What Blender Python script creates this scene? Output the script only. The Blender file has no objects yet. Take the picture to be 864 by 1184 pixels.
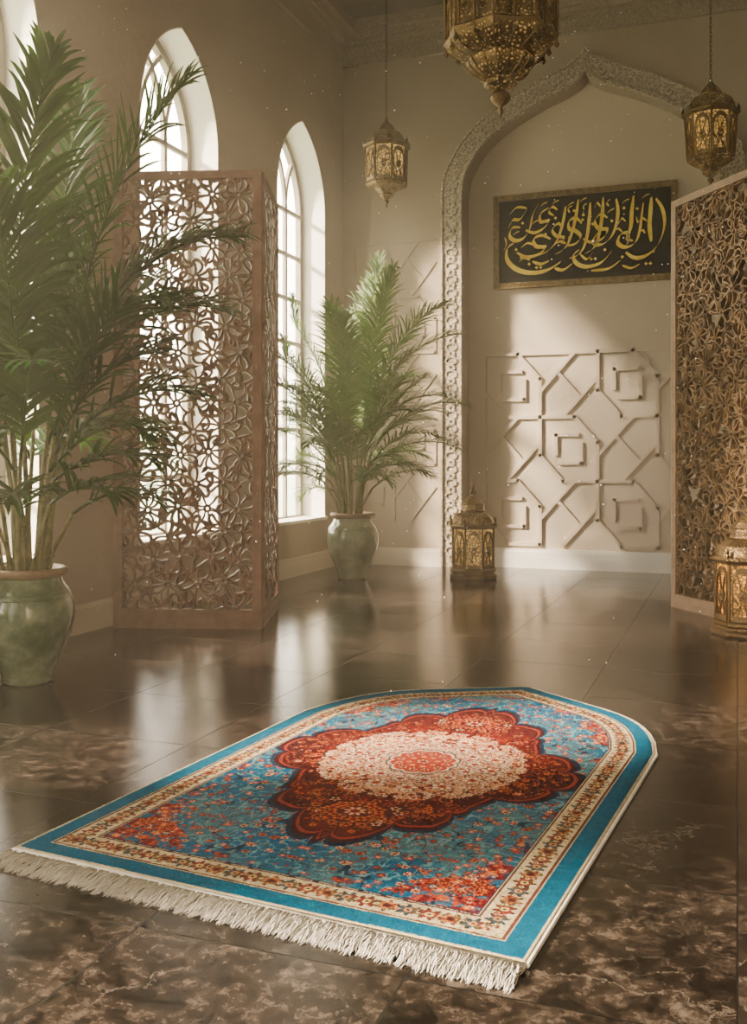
import bpy, math, random
import numpy as np
from mathutils import Vector, Matrix
from mathutils.geometry import tessellate_polygon
random.seed(7); np.random.seed(7)
PI=math.pi
COL=bpy.context.scene.collection
TH=math.atan(421/1140); CT,ST=math.cos(TH),math.sin(TH)
def c2r(x,y): return (CT*x-ST*y, ST*x+CT*y)          # camera-aligned metres -> room metres
def floor_px(px,py):
    d=1140/(py-530); return c2r((px-432)/1140*d,d)
U0,V0,VN,UR,ZC=-3.53,8.74,8.95,2.6,5.1

def lin(r,g,b):
    f=lambda x:(x/255/12.92 if x/255<=.04045 else ((x/255+.055)/1.055)**2.4)
    return (f(r),f(g),f(b))
def smoothpath(pts,n=7):
    out=[]
    for i in range(len(pts)-1):
        p0=pts[max(i-1,0)];p1=pts[i];p2=pts[i+1];p3=pts[min(i+2,len(pts)-1)]
        for j in range(n):
            t=j/n
            out.append(tuple(.5*((2*p1[k])+(-p0[k]+p2[k])*t+(2*p0[k]-5*p1[k]+4*p2[k]-p3[k])*t*t+(-p0[k]+3*p1[k]-3*p2[k]+p3[k])*t**3) for k in (0,1)))
    out.append(pts[-1]); return out

# ---------------------------------------------------------------- mesh builder
class MB:
    def __init__(s): s.v=[]; s.f=[]
    def add(s,vs,fs):
        o=len(s.v); s.v+=[tuple(p) for p in vs]; s.f+=[tuple(i+o for i in f) for f in fs]
    def box(s,a,b):
        (x0,y0,z0),(x1,y1,z1)=a,b
        s.add([(x0,y0,z0),(x1,y0,z0),(x1,y1,z0),(x0,y1,z0),(x0,y0,z1),(x1,y0,z1),(x1,y1,z1),(x0,y1,z1)],
              [(0,3,2,1),(4,5,6,7),(0,1,5,4),(1,2,6,5),(2,3,7,6),(3,0,4,7)])
    def prism(s,outer,holes,c0,c1,M):
        loops=[outer]+holes
        tri=tessellate_polygon([[Vector((p[0],p[1],0)) for p in l] for l in loops])
        flat=[p for l in loops for p in l]; n=len(flat)
        vs=[M(p[0],p[1],c0) for p in flat]+[M(p[0],p[1],c1) for p in flat]
        fs=[tuple(t) for t in tri]+[tuple(i+n for i in reversed(t)) for t in tri]
        o=0
        for l in loops:
            m=len(l)
            for i in range(m):
                a=o+i;b=o+(i+1)%m
                fs.append((a,b,b+n,a+n))
            o+=m
        s.add(vs,fs)
    def sweep(s,pts,w,c0,c1,M,closed=False,chamfer=0):
        n=len(pts); vs=[]
        K=6 if chamfer else 4
        for i,p in enumerate(pts):
            if closed: a=pts[i-1]; b=pts[(i+1)%n]
            else: a=pts[max(i-1,0)]; b=pts[min(i+1,n-1)]
            dx,dy=b[0]-a[0],b[1]-a[1]; L=math.hypot(dx,dy) or 1
            ww=w[i] if isinstance(w,(list,tuple)) else w
            nx,ny=-dy/L*ww/2,dx/L*ww/2
            if chamfer:   # flat middle with sloping edges on both faces
                q=.45; cm=(c0+c1)/2
                vs+=[M(p[0]+nx*q,p[1]+ny*q,c0),M(p[0]-nx*q,p[1]-ny*q,c0),M(p[0]-nx,p[1]-ny,cm),M(p[0]-nx*q,p[1]-ny*q,c1),M(p[0]+nx*q,p[1]+ny*q,c1),M(p[0]+nx,p[1]+ny,cm)]
            else:
                vs+=[M(p[0]+nx,p[1]+ny,c0),M(p[0]-nx,p[1]-ny,c0),M(p[0]-nx,p[1]-ny,c1),M(p[0]+nx,p[1]+ny,c1)]
        fs=[]
        for i in range(n if closed else n-1):
            a=i*K; b=((i+1)%n)*K
            for k in range(K): fs.append((a+k,a+(k+1)%K,b+(k+1)%K,b+k))
        if not closed: fs+=[tuple(reversed(range(K))),tuple((n-1)*K+k for k in range(K))]
        s.add(vs,fs)
    def lathe(s,prof,n,rot=0,star=None,loc=(0,0,0)):
        vs=[]
        for r,z in prof:
            for k in range(n):
                a=rot+2*PI*k/n; q=r*(star if (star and k%2) else 1)
                vs.append((loc[0]+q*math.cos(a),loc[1]+q*math.sin(a),loc[2]+z))
        fs=[]
        for i in range(len(prof)-1):
            for k in range(n):
                k2=(k+1)%n; fs.append((i*n+k,i*n+k2,(i+1)*n+k2,(i+1)*n+k))
        fs.append(tuple(reversed(range(n)))); fs.append(tuple((len(prof)-1)*n+k for k in range(n)))
        s.add(vs,fs)
    def tube(s,pts,rad,n=6,close=False):
        pts=[Vector(p) for p in pts]; m=len(pts); vs=[]
        up=Vector((0,0,1))
        for i,p in enumerate(pts):
            if close: t=(pts[(i+1)%m]-pts[i-1])
            else: t=pts[min(i+1,m-1)]-pts[max(i-1,0)]
            t.normalize()
            ref=up if abs(t.z)<.95 else Vector((1,0,0))
            x=t.cross(ref).normalized(); y=t.cross(x)
            r=rad[i] if isinstance(rad,(list,tuple)) else rad
            for k in range(n):
                a=2*PI*k/n; vs.append(p+x*(r*math.cos(a))+y*(r*math.sin(a)))
        fs=[]
        for i in range(m if close else m-1):
            j=(i+1)%m
            for k in range(n): fs.append((i*n+k,i*n+(k+1)%n,j*n+(k+1)%n,j*n+k))
        if not close: fs+=[tuple(reversed(range(n))),tuple((m-1)*n+k for k in range(n))]
        s.add(vs,fs)
    def build(s,name,mat,parent=None,smooth=False,loc=None):
        me=bpy.data.meshes.new(name); me.from_pydata(s.v,[],s.f); me.update()
        o=bpy.data.objects.new(name,me); COL.objects.link(o)
        if mat: me.materials.append(mat)
        if parent: o.parent=parent
        if loc: o.location=loc
        import bmesh
        bm=bmesh.new(); bm.from_mesh(me); bmesh.ops.recalc_face_normals(bm,faces=bm.faces); bm.to_mesh(me); bm.free()
        if smooth:
            me.polygons.foreach_set('use_smooth',[True]*len(me.polygons))
        return o
def empty(name,loc,label,cat,group=None,rz=0):
    o=bpy.data.objects.new(name,None); COL.objects.link(o); o.location=loc; o.rotation_euler=(0,0,rz)
    o.empty_display_size=.1
    tag(o,label,cat,group); return o
def tag(o,label,cat,group=None):
    o['label']=label; o['category']=cat
    if group: o['group']=group
def struct(o): o['kind']='structure'; return o

# ---------------------------------------------------------------- materials
def mat(name): 
    m=bpy.data.materials.new(name); m.use_nodes=True; nt=m.node_tree
    return m,nt,nt.nodes['Principled BSDF']
def N(nt,t,**k):
    n=nt.nodes.new(t)
    for a,b in k.items():
        if a in n.inputs: n.inputs[a].default_value=b
        else: setattr(n,a,b)
    return n
def ramp(nt,stops,fac):
    r=nt.nodes.new('ShaderNodeValToRGB'); e=r.color_ramp.elements
    while len(e)<len(stops): e.new(.5)
    for i,(p,c) in enumerate(stops):
        e[i].position=p; e[i].color=(*c,1) if len(c)==3 else c
    nt.links.new(fac,r.inputs[0]); return r.outputs[0]
def simple(name,c1,c2,rough=.6,metal=0,scale=8,bump=.1,bscale=60,detail=5,coat=0):
    m,nt,b=mat(name); L=nt.links
    tc=N(nt,'ShaderNodeTexCoord'); n=N(nt,'ShaderNodeTexNoise',Scale=scale,Detail=detail); L.new(tc.outputs['Object'],n.inputs['Vector'])
    L.new(ramp(nt,[(.35,c1),(.65,c2)],n.outputs[0]),b.inputs['Base Color'])
    b.inputs['Roughness'].default_value=rough; b.inputs['Metallic'].default_value=metal
    b.inputs['Coat Weight'].default_value=coat
    n2=N(nt,'ShaderNodeTexNoise',Scale=bscale,Detail=6); L.new(tc.outputs['Object'],n2.inputs['Vector'])
    bp=N(nt,'ShaderNodeBump',Strength=bump,Distance=.01); L.new(n2.outputs[0],bp.inputs['Height']); L.new(bp.outputs[0],b.inputs['Normal'])
    return m
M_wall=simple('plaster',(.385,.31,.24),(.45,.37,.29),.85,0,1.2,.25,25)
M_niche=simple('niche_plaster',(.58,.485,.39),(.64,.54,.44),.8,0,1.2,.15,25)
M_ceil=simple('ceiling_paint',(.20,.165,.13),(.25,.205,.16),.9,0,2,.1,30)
M_trim=simple('painted_trim',(.62,.545,.45),(.68,.60,.51),.55,0,4,.05,40)
M_white=simple('window_paint',(.77,.73,.66),(.82,.78,.71),.5,0,4,.05,40)
M_bar=simple('glazing_bar_paint',(.26,.235,.19),(.34,.30,.25),.5,0,4,.05,40)
M_wood=simple('carved_wood',(.12,.06,.038),(.24,.13,.084),.4,0,14,.25,45)
M_woodfr=simple('screen_frame_wood',(.19,.10,.068),(.28,.155,.11),.45,0,14,.2,45)
M_wood2=simple('gilded_wood',(.12,.075,.04),(.36,.235,.13),.36,.35,14,.4,55)
M_woodedge=simple('pale_wood_frame',(.32,.22,.15),(.44,.31,.21),.5,0,10,.2,40)
M_cane=simple('palm_cane',(.16,.18,.06),(.30,.27,.12),.5,0,20,.2,60)
M_soil=simple('soil',(.03,.02,.012),(.07,.045,.03),.95,0,30,.8,60)
M_rim=simple('unglazed_tan_rim',(.30,.22,.14),(.42,.32,.21),.5,0,14,.2,60)
M_board=simple('calligraphy_board',(.008,.005,.003),(.018,.011,.007),.7,0,8,.2,60)
M_gold=simple('gold_leaf',(.90,.60,.10),(1.0,.78,.22),.45,.15,20,.15,70)
M_fringe=simple('fringe_cotton',(.72,.68,.62),(.88,.84,.77),.95,0,40,.2,200)
M_chain=simple('chain_brass',(.12,.08,.04),(.2,.14,.07),.5,.8,20,.1,70)

def carved(name,hi,lo,sc,st):
    m,nt,b=mat(name); L=nt.links
    tc=N(nt,'ShaderNodeTexCoord'); v=N(nt,'ShaderNodeTexVoronoi',Scale=sc); v.feature='DISTANCE_TO_EDGE'
    n=N(nt,'ShaderNodeTexNoise',Scale=14); mx=N(nt,'ShaderNodeMix',data_type='RGBA'); mx.inputs[0].default_value=.06
    L.new(tc.outputs['Object'],n.inputs['Vector']); L.new(tc.outputs['Object'],mx.inputs[6]); L.new(n.outputs['Color'],mx.inputs[7]); L.new(mx.outputs[2],v.inputs['Vector'])
    L.new(ramp(nt,[(.0,hi),(.14,lo)],v.outputs['Distance']),b.inputs['Base Color'])
    bp=N(nt,'ShaderNodeBump',Strength=st,Distance=.012); bp.invert=True; L.new(v.outputs['Distance'],bp.inputs['Height']); L.new(bp.outputs[0],b.inputs['Normal'])
    b.inputs['Roughness'].default_value=.75; return m
M_carved=carved('carved_plaster',(.70,.61,.51),(.36,.29,.225),30,.5)
M_cornice=carved('cornice_plaster',(.50,.415,.33),(.34,.275,.215),34,.4)

def brass(name,glow=0,scale=60,c1=(.13,.085,.042),c2=(.30,.21,.10)):
    m,nt,b=mat(name); L=nt.links
    tc=N(nt,'ShaderNodeTexCoord'); v=N(nt,'ShaderNodeTexVoronoi',Scale=scale); v.feature='DISTANCE_TO_EDGE'; L.new(tc.outputs['Object'],v.inputs['Vector'])
    n=N(nt,'ShaderNodeTexNoise',Scale=9,Detail=4); L.new(tc.outputs['Object'],n.inputs['Vector'])
    L.new(ramp(nt,[(.3,c1),(.7,c2)],n.outputs[0]),b.inputs['Base Color'])
    b.inputs['Metallic'].default_value=.75; b.inputs['Roughness'].default_value=.42
    bp=N(nt,'ShaderNodeBump',Strength=.8,Distance=.006); bp.invert=True; L.new(v.outputs['Distance'],bp.inputs['Height']); L.new(bp.outputs[0],b.inputs['Normal'])
    if glow:
        b.inputs['Emission Color'].default_value=(1,.62,.22,1)
        g=ramp(nt,[(.2,(0,0,0)),(.34,(1,1,1))],v.outputs['Distance'])
        mu=N(nt,'ShaderNodeMath',operation='MULTIPLY'); mu.inputs[1].default_value=glow; L.new(g,mu.inputs[0]); L.new(mu.outputs[0],b.inputs['Emission Strength'])
    return m
M_brass=brass('aged_brass'); M_pierced=brass('pierced_brass',.4,60,(.09,.06,.03),(.25,.17,.08))
M_brassd=brass('dark_aged_brass',0,60,(.06,.038,.02),(.16,.105,.05))
M_piercedd=brass('dark_pierced_brass',.2,70,(.06,.038,.02),(.16,.105,.05))
def pane_mat(name,strength,col=(.85,.52,.17)):
    m,nt,b=mat(name); L=nt.links
    tc=N(nt,'ShaderNodeTexCoord'); v=N(nt,'ShaderNodeTexVoronoi',Scale=45); v.feature='DISTANCE_TO_EDGE'; L.new(tc.outputs['Object'],v.inputs['Vector'])
    n=N(nt,'ShaderNodeTexNoise',Scale=6); L.new(tc.outputs['Object'],n.inputs['Vector'])
    g=ramp(nt,[(.03,(.10,.055,.02)),(.16,col)],v.outputs['Distance'])
    dk=N(nt,'ShaderNodeMix',data_type='RGBA',blend_type='MULTIPLY'); dk.inputs[0].default_value=1; dk.inputs[7].default_value=(.4,.36,.33,1); L.new(g,dk.inputs[6])
    L.new(dk.outputs[2],b.inputs['Base Color']); L.new(g,b.inputs['Emission Color'])
    mu=N(nt,'ShaderNodeMath',operation='MULTIPLY'); mu.inputs[1].default_value=strength; L.new(n.outputs[0],mu.inputs[0]); L.new(mu.outputs[0],b.inputs['Emission Strength'])
    b.inputs['Roughness'].default_value=.25; return m
M_pane=pane_mat('amber_glass',1.3); M_panehot=pane_mat('lit_amber_glass',1.1,(.9,.46,.13)); M_panepale=pane_mat('pale_amber_glass',1.7,(.88,.58,.2))

def celadon(name,c1,c2,c3):
    m,nt,b=mat(name); L=nt.links
    tc=N(nt,'ShaderNodeTexCoord'); n=N(nt,'ShaderNodeTexNoise',Scale=7,Detail=8,Roughness=.65); L.new(tc.outputs['Object'],n.inputs['Vector'])
    L.new(ramp(nt,[(.3,c1),(.5,c2),(.72,c3)],n.outputs[0]),b.inputs['Base Color'])
    v=N(nt,'ShaderNodeTexVoronoi',Scale=16); v.feature='SMOOTH_F1'; L.new(tc.outputs['Object'],v.inputs['Vector'])
    bp=N(nt,'ShaderNodeBump',Strength=.45,Distance=.012); L.new(v.outputs['Distance'],bp.inputs['Height']); L.new(bp.outputs[0],b.inputs['Normal'])
    b.inputs['Roughness'].default_value=.10; b.inputs['Coat Weight'].default_value=.9; b.inputs['Coat Roughness'].default_value=.05; return m
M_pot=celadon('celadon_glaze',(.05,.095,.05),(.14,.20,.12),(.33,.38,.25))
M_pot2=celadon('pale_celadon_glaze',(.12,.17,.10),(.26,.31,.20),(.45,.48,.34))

def leafmat(name,c1,c2,c3,tr):
    m,nt,b=mat(name); L=nt.links
    tc=N(nt,'ShaderNodeTexCoord'); n=N(nt,'ShaderNodeTexNoise',Scale=5,Detail=3); L.new(tc.outputs['Object'],n.inputs['Vector'])
    c=ramp(nt,[(.3,c1),(.55,c2),(.8,c3)],n.outputs[0])
    L.new(c,b.inputs['Base Color']); b.inputs['Roughness'].default_value=.4; b.inputs['Specular IOR Level'].default_value=.35
    t=N(nt,'ShaderNodeBsdfTranslucent'); t.inputs[0].default_value=(.16,.34,.05,1)
    mx=N(nt,'ShaderNodeMixShader'); mx.inputs[0].default_value=tr
    L.new(b.outputs[0],mx.inputs[1]); L.new(t.outputs[0],mx.inputs[2]); L.new(mx.outputs[0],nt.nodes['Material Output'].inputs[0]); return m
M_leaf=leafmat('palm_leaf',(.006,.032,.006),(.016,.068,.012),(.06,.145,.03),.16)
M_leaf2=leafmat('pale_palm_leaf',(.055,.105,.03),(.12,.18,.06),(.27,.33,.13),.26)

def floormat():
    m,nt,b=mat('brown_marble_tiles'); L=nt.links
    tc=N(nt,'ShaderNodeTexCoord'); O=tc.outputs['Object']
    br=N(nt,'ShaderNodeTexBrick',offset=.0,squash=1.0)
    br.inputs['Scale'].default_value=1; br.inputs['Brick Width'].default_value=.6; br.inputs['Row Height'].default_value=.6
    br.inputs['Mortar Size'].default_value=.0022; br.inputs['Mortar Smooth'].default_value=.1
    br.inputs['Color1'].default_value=(0,0,0,1); br.inputs['Color2'].default_value=(1,1,1,1); br.inputs['Mortar'].default_value=(.5,.5,.5,1)
    L.new(O,br.inputs['Vector'])
    add=N(nt,'ShaderNodeVectorMath',operation='MULTIPLY_ADD'); add.inputs[1].default_value=(9,7,5)
    L.new(br.outputs['Color'],add.inputs[0]); L.new(O,add.inputs[2])
    n2=N(nt,'ShaderNodeTexNoise',Scale=6,Detail=8,Roughness=.7); L.new(add.outputs[0],n2.inputs['Vector'])
    w=N(nt,'ShaderNodeMix',data_type='RGBA'); w.inputs[0].default_value=.2; L.new(add.outputs[0],w.inputs[6]); L.new(n2.outputs['Color'],w.inputs[7])
    n=N(nt,'ShaderNodeTexNoise',Scale=26,Detail=8,Roughness=.75,Distortion=.1); L.new(add.outputs[0],n.inputs['Vector'])
    nb=N(nt,'ShaderNodeTexNoise',Scale=6,Detail=10,Roughness=.72,Distortion=.2); L.new(add.outputs[0],nb.inputs['Vector'])
    av=N(nt,'ShaderNodeMath',operation='MULTIPLY_ADD'); av.inputs[1].default_value=.6; L.new(n.outputs[0],av.inputs[0])
    hb=N(nt,'ShaderNodeMath',operation='MULTIPLY'); hb.inputs[1].default_value=.4; L.new(nb.outputs[0],hb.inputs[0]); L.new(hb.outputs[0],av.inputs[2])
    base=ramp(nt,[(.42,(.006,.0045,.004)),(.48,(.016,.012,.010)),(.53,(.042,.031,.0255)),(.58,(.085,.065,.053)),(.66,(.17,.135,.11))],av.outputs[0])
    def vein(sc,wd,lo,hi,nsc,amt):
        v=N(nt,'ShaderNodeTexVoronoi',Scale=sc); v.feature='DISTANCE_TO_EDGE'; L.new(w.outputs[2],v.inputs['Vector'])
        vf=ramp(nt,[(0,(1,1,1)),(wd,(0,0,0))],v.outputs['Distance'])
        n3=N(nt,'ShaderNodeTexNoise',Scale=nsc,Detail=5); L.new(add.outputs[0],n3.inputs['Vector'])
        r=ramp(nt,[(lo,(0,0,0)),(hi,(amt,amt,amt))],n3.outputs[0])
        mu=N(nt,'ShaderNodeMath',operation='MULTIPLY'); L.new(vf,mu.inputs[0]); L.new(r,mu.inputs[1]); return mu.outputs[0]
    va=vein(2.6,.007,.38,.55,2.2,.6); vb=vein(12,.03,.42,.62,3.5,.3)
    mxx=N(nt,'ShaderNodeMath',operation='MAXIMUM'); L.new(va,mxx.inputs[0]); L.new(vb,mxx.inputs[1])
    m1=N(nt,'ShaderNodeMix',data_type='RGBA'); L.new(mxx.outputs[0],m1.inputs[0]); L.new(base,m1.inputs[6]); m1.inputs[7].default_value=(.23,.19,.16,1)
    m2=N(nt,'ShaderNodeMix',data_type='RGBA'); L.new(br.outputs['Fac'],m2.inputs[0]); L.new(m1.outputs[2],m2.inputs[6]); m2.inputs[7].default_value=(.006,.005,.004,1)
    L.new(m2.outputs[2],b.inputs['Base Color'])
    n4=N(nt,'ShaderNodeTexNoise',Scale=26,Detail=10,Roughness=.8); L.new(O,n4.inputs['Vector'])
    rr=ramp(nt,[(.45,(.015,.015,.015)),(.62,(.20,.20,.20))],n4.outputs[0])
    m3=N(nt,'ShaderNodeMix',data_type='RGBA'); L.new(br.outputs['Fac'],m3.inputs[0]); L.new(rr,m3.inputs[6]); m3.inputs[7].default_value=(.4,.4,.4,1)
    L.new(m3.outputs[2],b.inputs['Roughness'])
    bp=N(nt,'ShaderNodeBump',Strength=.19,Distance=.003); L.new(n4.outputs[0],bp.inputs['Height'])
    bp2=N(nt,'ShaderNodeBump',Strength=.4,Distance=.003); bp2.invert=True; L.new(br.outputs['Fac'],bp2.inputs['Height']); L.new(bp.outputs[0],bp2.inputs['Normal']); L.new(bp2.outputs[0],b.inputs['Normal'])
    b.inputs['IOR'].default_value=1.8
    return m
M_floor=floormat()

# ---------------------------------------------------------------- room shell
ML=lambda a,b,c:(c,a,b)     # left wall: a=v, b=z, c=u
MBk=lambda a,b,c:(a,c,b)    # back wall: a=u, b=z, c=v
def struct_build(mb,name,m,smooth=False): return struct(mb.build(name,m,None,smooth))
VB=-4.0
mb=MB(); mb.box((U0-.3,VB,-.1),(UR+.15,VN+.15,0)); struct_build(mb,'floor',M_floor)
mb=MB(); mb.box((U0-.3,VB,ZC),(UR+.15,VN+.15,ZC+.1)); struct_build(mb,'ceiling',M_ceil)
mb=MB(); mb.box((UR,VB,0),(UR+.15,VN+.15,ZC)); struct_build(mb,'wall_right',M_wall)
WZ0,WZS,WZA,WH=.447,3.2,3.918,.5
WC=[5.81-1.95*3,5.81-1.95*2,5.81-1.95,5.81,5.81+1.97]
def pointed(w,rise,n=12):
    R=(w*w+rise*rise)/(2*w); pts=[]
    a1=math.asin(rise/R)
    for i in range(n+1):
        a=a1*i/n; pts.append((w-R+R*math.cos(a),R*math.sin(a)))
    right=pts; left=[(-x,y) for x,y in reversed(pts[:-1])]
    return right+left
def win_outline(c,inset=0,zb=None):
    w=WH-inset; ar=pointed(w,WZA-WZS-inset*1.3)
    return [(c-w,(WZ0 if zb is None else zb)+inset),(c+w,(WZ0 if zb is None else zb)+inset)]+[(c+x,WZS+y) for x,y in ar]
mb=MB(); mb.prism([(VB,0),(V0+.3,0),(V0+.3,ZC),(VB,ZC)],[win_outline(c) for c in WC],U0,U0-.29,ML); struct_build(mb,'wall_left',M_wall)
for i,c in enumerate(WC):
    mb=MB()
    mb.sweep(win_outline(c,.028),.06,U0-.27,U0-.22,ML,closed=True)
    for dx in (-.17,.17):
        mb.sweep([(c+dx,WZ0),(c+dx,WZS+.02)],.036,U0-.26,U0-.23,ML)
    z=WZ0+.42
    while z<WZS+.1:
        mb.sweep([(c-WH,z),(c+WH,z)],.032,U0-.258,U0-.232,ML); z+=.39
    R=(.25+.718**2)/1.0
    for sx in (-1,1):
        for off in (.33,.66):
            pts=[]
            for k in range(14):
                a=k/13*1.15; x=WH-R+R*math.cos(a)-off; y=R*math.sin(a)
                xx=sx*x
                lim=math.sqrt(max(0,R*R-y*y))-(R-WH) if y<R else 0
                if abs(xx)<=lim+.001 and y<.70: pts.append((c+xx,WZS+y))
            if len(pts)>2: mb.sweep(pts,.034,U0-.26,U0-.23,ML)
    w=struct_build(mb,'window_%d'%(i+1),M_bar)
    mb=MB(); mb.box((U0-.22,c-WH+.002,WZ0),(U0+.03,c+WH-.002,WZ0+.025)); s=mb.build('sill',M_white,w)
for i,c in enumerate(WC):
    mb=MB(); o=win_outline(c); inn=win_outline(c,.006)
    mb.prism(o,[inn],U0-.22,U0+.001,ML); q=mb.build('trim_%d'%(20+i),M_white); struct(q)

# back wall with arched niche
AC=-1.247; ZS=3.42
AR=smoothpath([(1,0),(.985,.13),(.955,.22),(.905,.32),(.84,.425),(.76,.515),(.665,.60),(.56,.675),(.45,.74),(.34,.80),(.24,.845),(.15,.885),(.085,.925),(.035,.965),(0,1.02)],3)
def niche_path(w,rise):
    r=[(AC+w*x,ZS+rise*y) for x,y in AR]; l=[(AC-w*x,ZS+rise*y) for x,y in reversed(AR[:-1])]
    return [(AC+w,0)]+r+l+[(AC-w,0)]
wo,ro=1.31,1.146; wi,ri=1.11,.94
inner=niche_path(wi,ri); outer=niche_path(wo,ro)
mb=MB()
mb.prism([(U0,0)]+list(reversed(inner))+[(UR,0),(UR,ZC),(U0,ZC)],[],V0,VN,MBk); struct_build(mb,'wall_back',M_wall)
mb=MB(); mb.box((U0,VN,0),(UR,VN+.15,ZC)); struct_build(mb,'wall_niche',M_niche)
mb=MB()
mb.prism(outer+list(reversed(inner)),[],V0-.03,V0+.001,MBk)
mb.sweep(niche_path(wo-.010,ro-.010),.018,V0-.048,V0-.02,MBk)
mb.sweep(niche_path(wi+.010,ri+.010),.018,V0-.048,V0+.02,MBk)
mid=niche_path((wo+wi)/2,(ro+ri)/2)
L=[0]
for a,b in zip(mid,mid[1:]): L.append(L[-1]+math.dist(a,b))
def along(t):
    for k in range(len(mid)-1):
        if L[k+1]>=t:
            f=(t-L[k])/(L[k+1]-L[k]+1e-9); a,b=mid[k],mid[k+1]
            return a[0]+(b[0]-a[0])*f,a[1]+(b[1]-a[1])*f,math.atan2(b[1]-a[1],b[0]-a[0])
    return mid[-1][0],mid[-1][1],0
t=.1;k=0
while t<L[-1]-.05:
    x,y,a=along(t)
    if k%2==0:
        pl=[(x+.042*(1 if j%2 else .72)*math.cos(a+j*PI/8),y+.042*(1 if j%2 else .72)*math.sin(a+j*PI/8)) for j in range(16)]
        hl=[(x+.016*math.cos(a-j*PI/4),y+.016*math.sin(a-j*PI/4)) for j in range(8)]
        mb.prism(pl,[hl],V0-.042,V0-.028,MBk)
    else:
        for sg in (-1,1):
            nx,ny=-math.sin(a)*sg,math.cos(a)*sg; tx,ty=math.cos(a),math.sin(a)
            pts=[(x+tx*.03*math.cos(q)+nx*(.02+.03*math.sin(q)),y+ty*.03*math.cos(q)+ny*(.02+.03*math.sin(q))) for q in [PI*j/8 for j in range(9)]]
            mb.sweep(pts,.010,V0-.041,V0-.028,MBk)
    t+=.062;k+=1
struct_build(mb,'trim_1',M_carved)
def base_l(v0,v1):
    mb=MB(); mb.box((U0,v0,0),(U0+.022,v1,.14)); mb.box((U0,v0,.14),(U0+.012,v1,.165)); return mb
struct_build(base_l(VB,V0),'baseboard_left',M_trim)
mb=MB(); 
for a,b in ((U0+.022,AC-wo),(AC+wo,UR)):
    mb.box((a,V0-.022,0),(b,V0,.14)); mb.box((a,V0-.012,.14),(b,V0,.165))
struct_build(mb,'baseboard_back',M_trim)
mb=MB(); mb.box((AC-wi,VN-.04,0),(AC+wi,VN,.15)); mb.box((AC-wi,VN-.03,.15),(AC+wi,VN,.175)); struct_build(mb,'baseboard_niche',M_white)
mb=MB()
for z0,z1,p in ((4.72,4.76,.035),(4.76,4.90,.02),(4.90,4.94,.07),(4.94,5.0,.10),(5.0,ZC,.17)):
    mb.box((U0,V0-p,z0),(UR,V0,z1))
u=U0+.2
while u<UR-.1:
    mb.lathe([(.0,0),(.03,.0),(.038,.010),(.02,.015),(0,.015)],8,loc=(0,0,0)); n=8*5
    for q in range(len(mb.v)-n,len(mb.v)):
        x,y,z=mb.v[q]; mb.v[q]=(u+x,V0-.02-z,4.83+y)
    u+=.095
struct_build(mb,'trim_2',M_cornice)
mb=MB()
for z0,z1,p in ((4.72,4.76,.035),(4.76,4.90,.02),(4.90,4.94,.07),(4.94,5.0,.10),(5.0,ZC,.17)):
    mb.box((U0,VB,z0),(U0+p,V0-.17,z1))
struct_build(mb,'trim_3',M_wall)
# connected straight strapwork: squares with cut corners, linked by diagonals
def straps(u0,z0,cw,ch,nc,nr,v,name,m,w,p,umax):
    mb=MB(); zt=z0+ch*nr
    def seg(pts,k=1.0):
        q=[(min(u0+x*cw,umax),min(z0+y*ch,zt)) for x,y in pts]
        for a,b in zip(q,q[1:]):
            if math.dist(a,b)<.03: continue
            dx,dy=b[0]-a[0],b[1]-a[1]; l=math.hypot(dx,dy); ex,ey=dx/l*w*.42,dy/l*w*.42
            mb.sweep([(a[0]-ex,a[1]-ey),(b[0]+ex,b[1]+ey)],w,v-p*k,v,MBk)
    for r in range(nr):
        for c in range(nc):
            X,Y=c,r
            if (r+c)%2==0:     # square with two cut corners and a hooked strap inside
                seg([(X,Y+.4),(X,Y+1),(X+.6,Y+1),(X+1,Y+.6)]); seg([(X+1,Y+.6),(X+1,Y),(X+.4,Y),(X,Y+.4)])
                seg([(X+.28,Y+.42),(X+.28,Y+.72),(X+.66,Y+.72)],.92); seg([(X+.72,Y+.58),(X+.72,Y+.28),(X+.36,Y+.28)],.92)
            else:              # long diagonals running corner to corner
                seg([(X,Y+.4),(X+.6,Y+1)],.96); seg([(X+.4,Y),(X+1,Y+.6)],.96)
                seg([(X+.3,Y+.7),(X+.7,Y+.3)],.9)
    seg([(0,0),(0,nr)],.86); seg([(0,nr),(nc,nr)],.86)
    struct_build(mb,name,m)
straps(-2.20,.215,.515,.58,4,3,VN,'trim_4',M_niche,.032,.020,-.16)
straps(-3.42,.42,.40,.52,2,5,V0,'trim_5',M_wall,.022,.009,-2.62)

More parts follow.
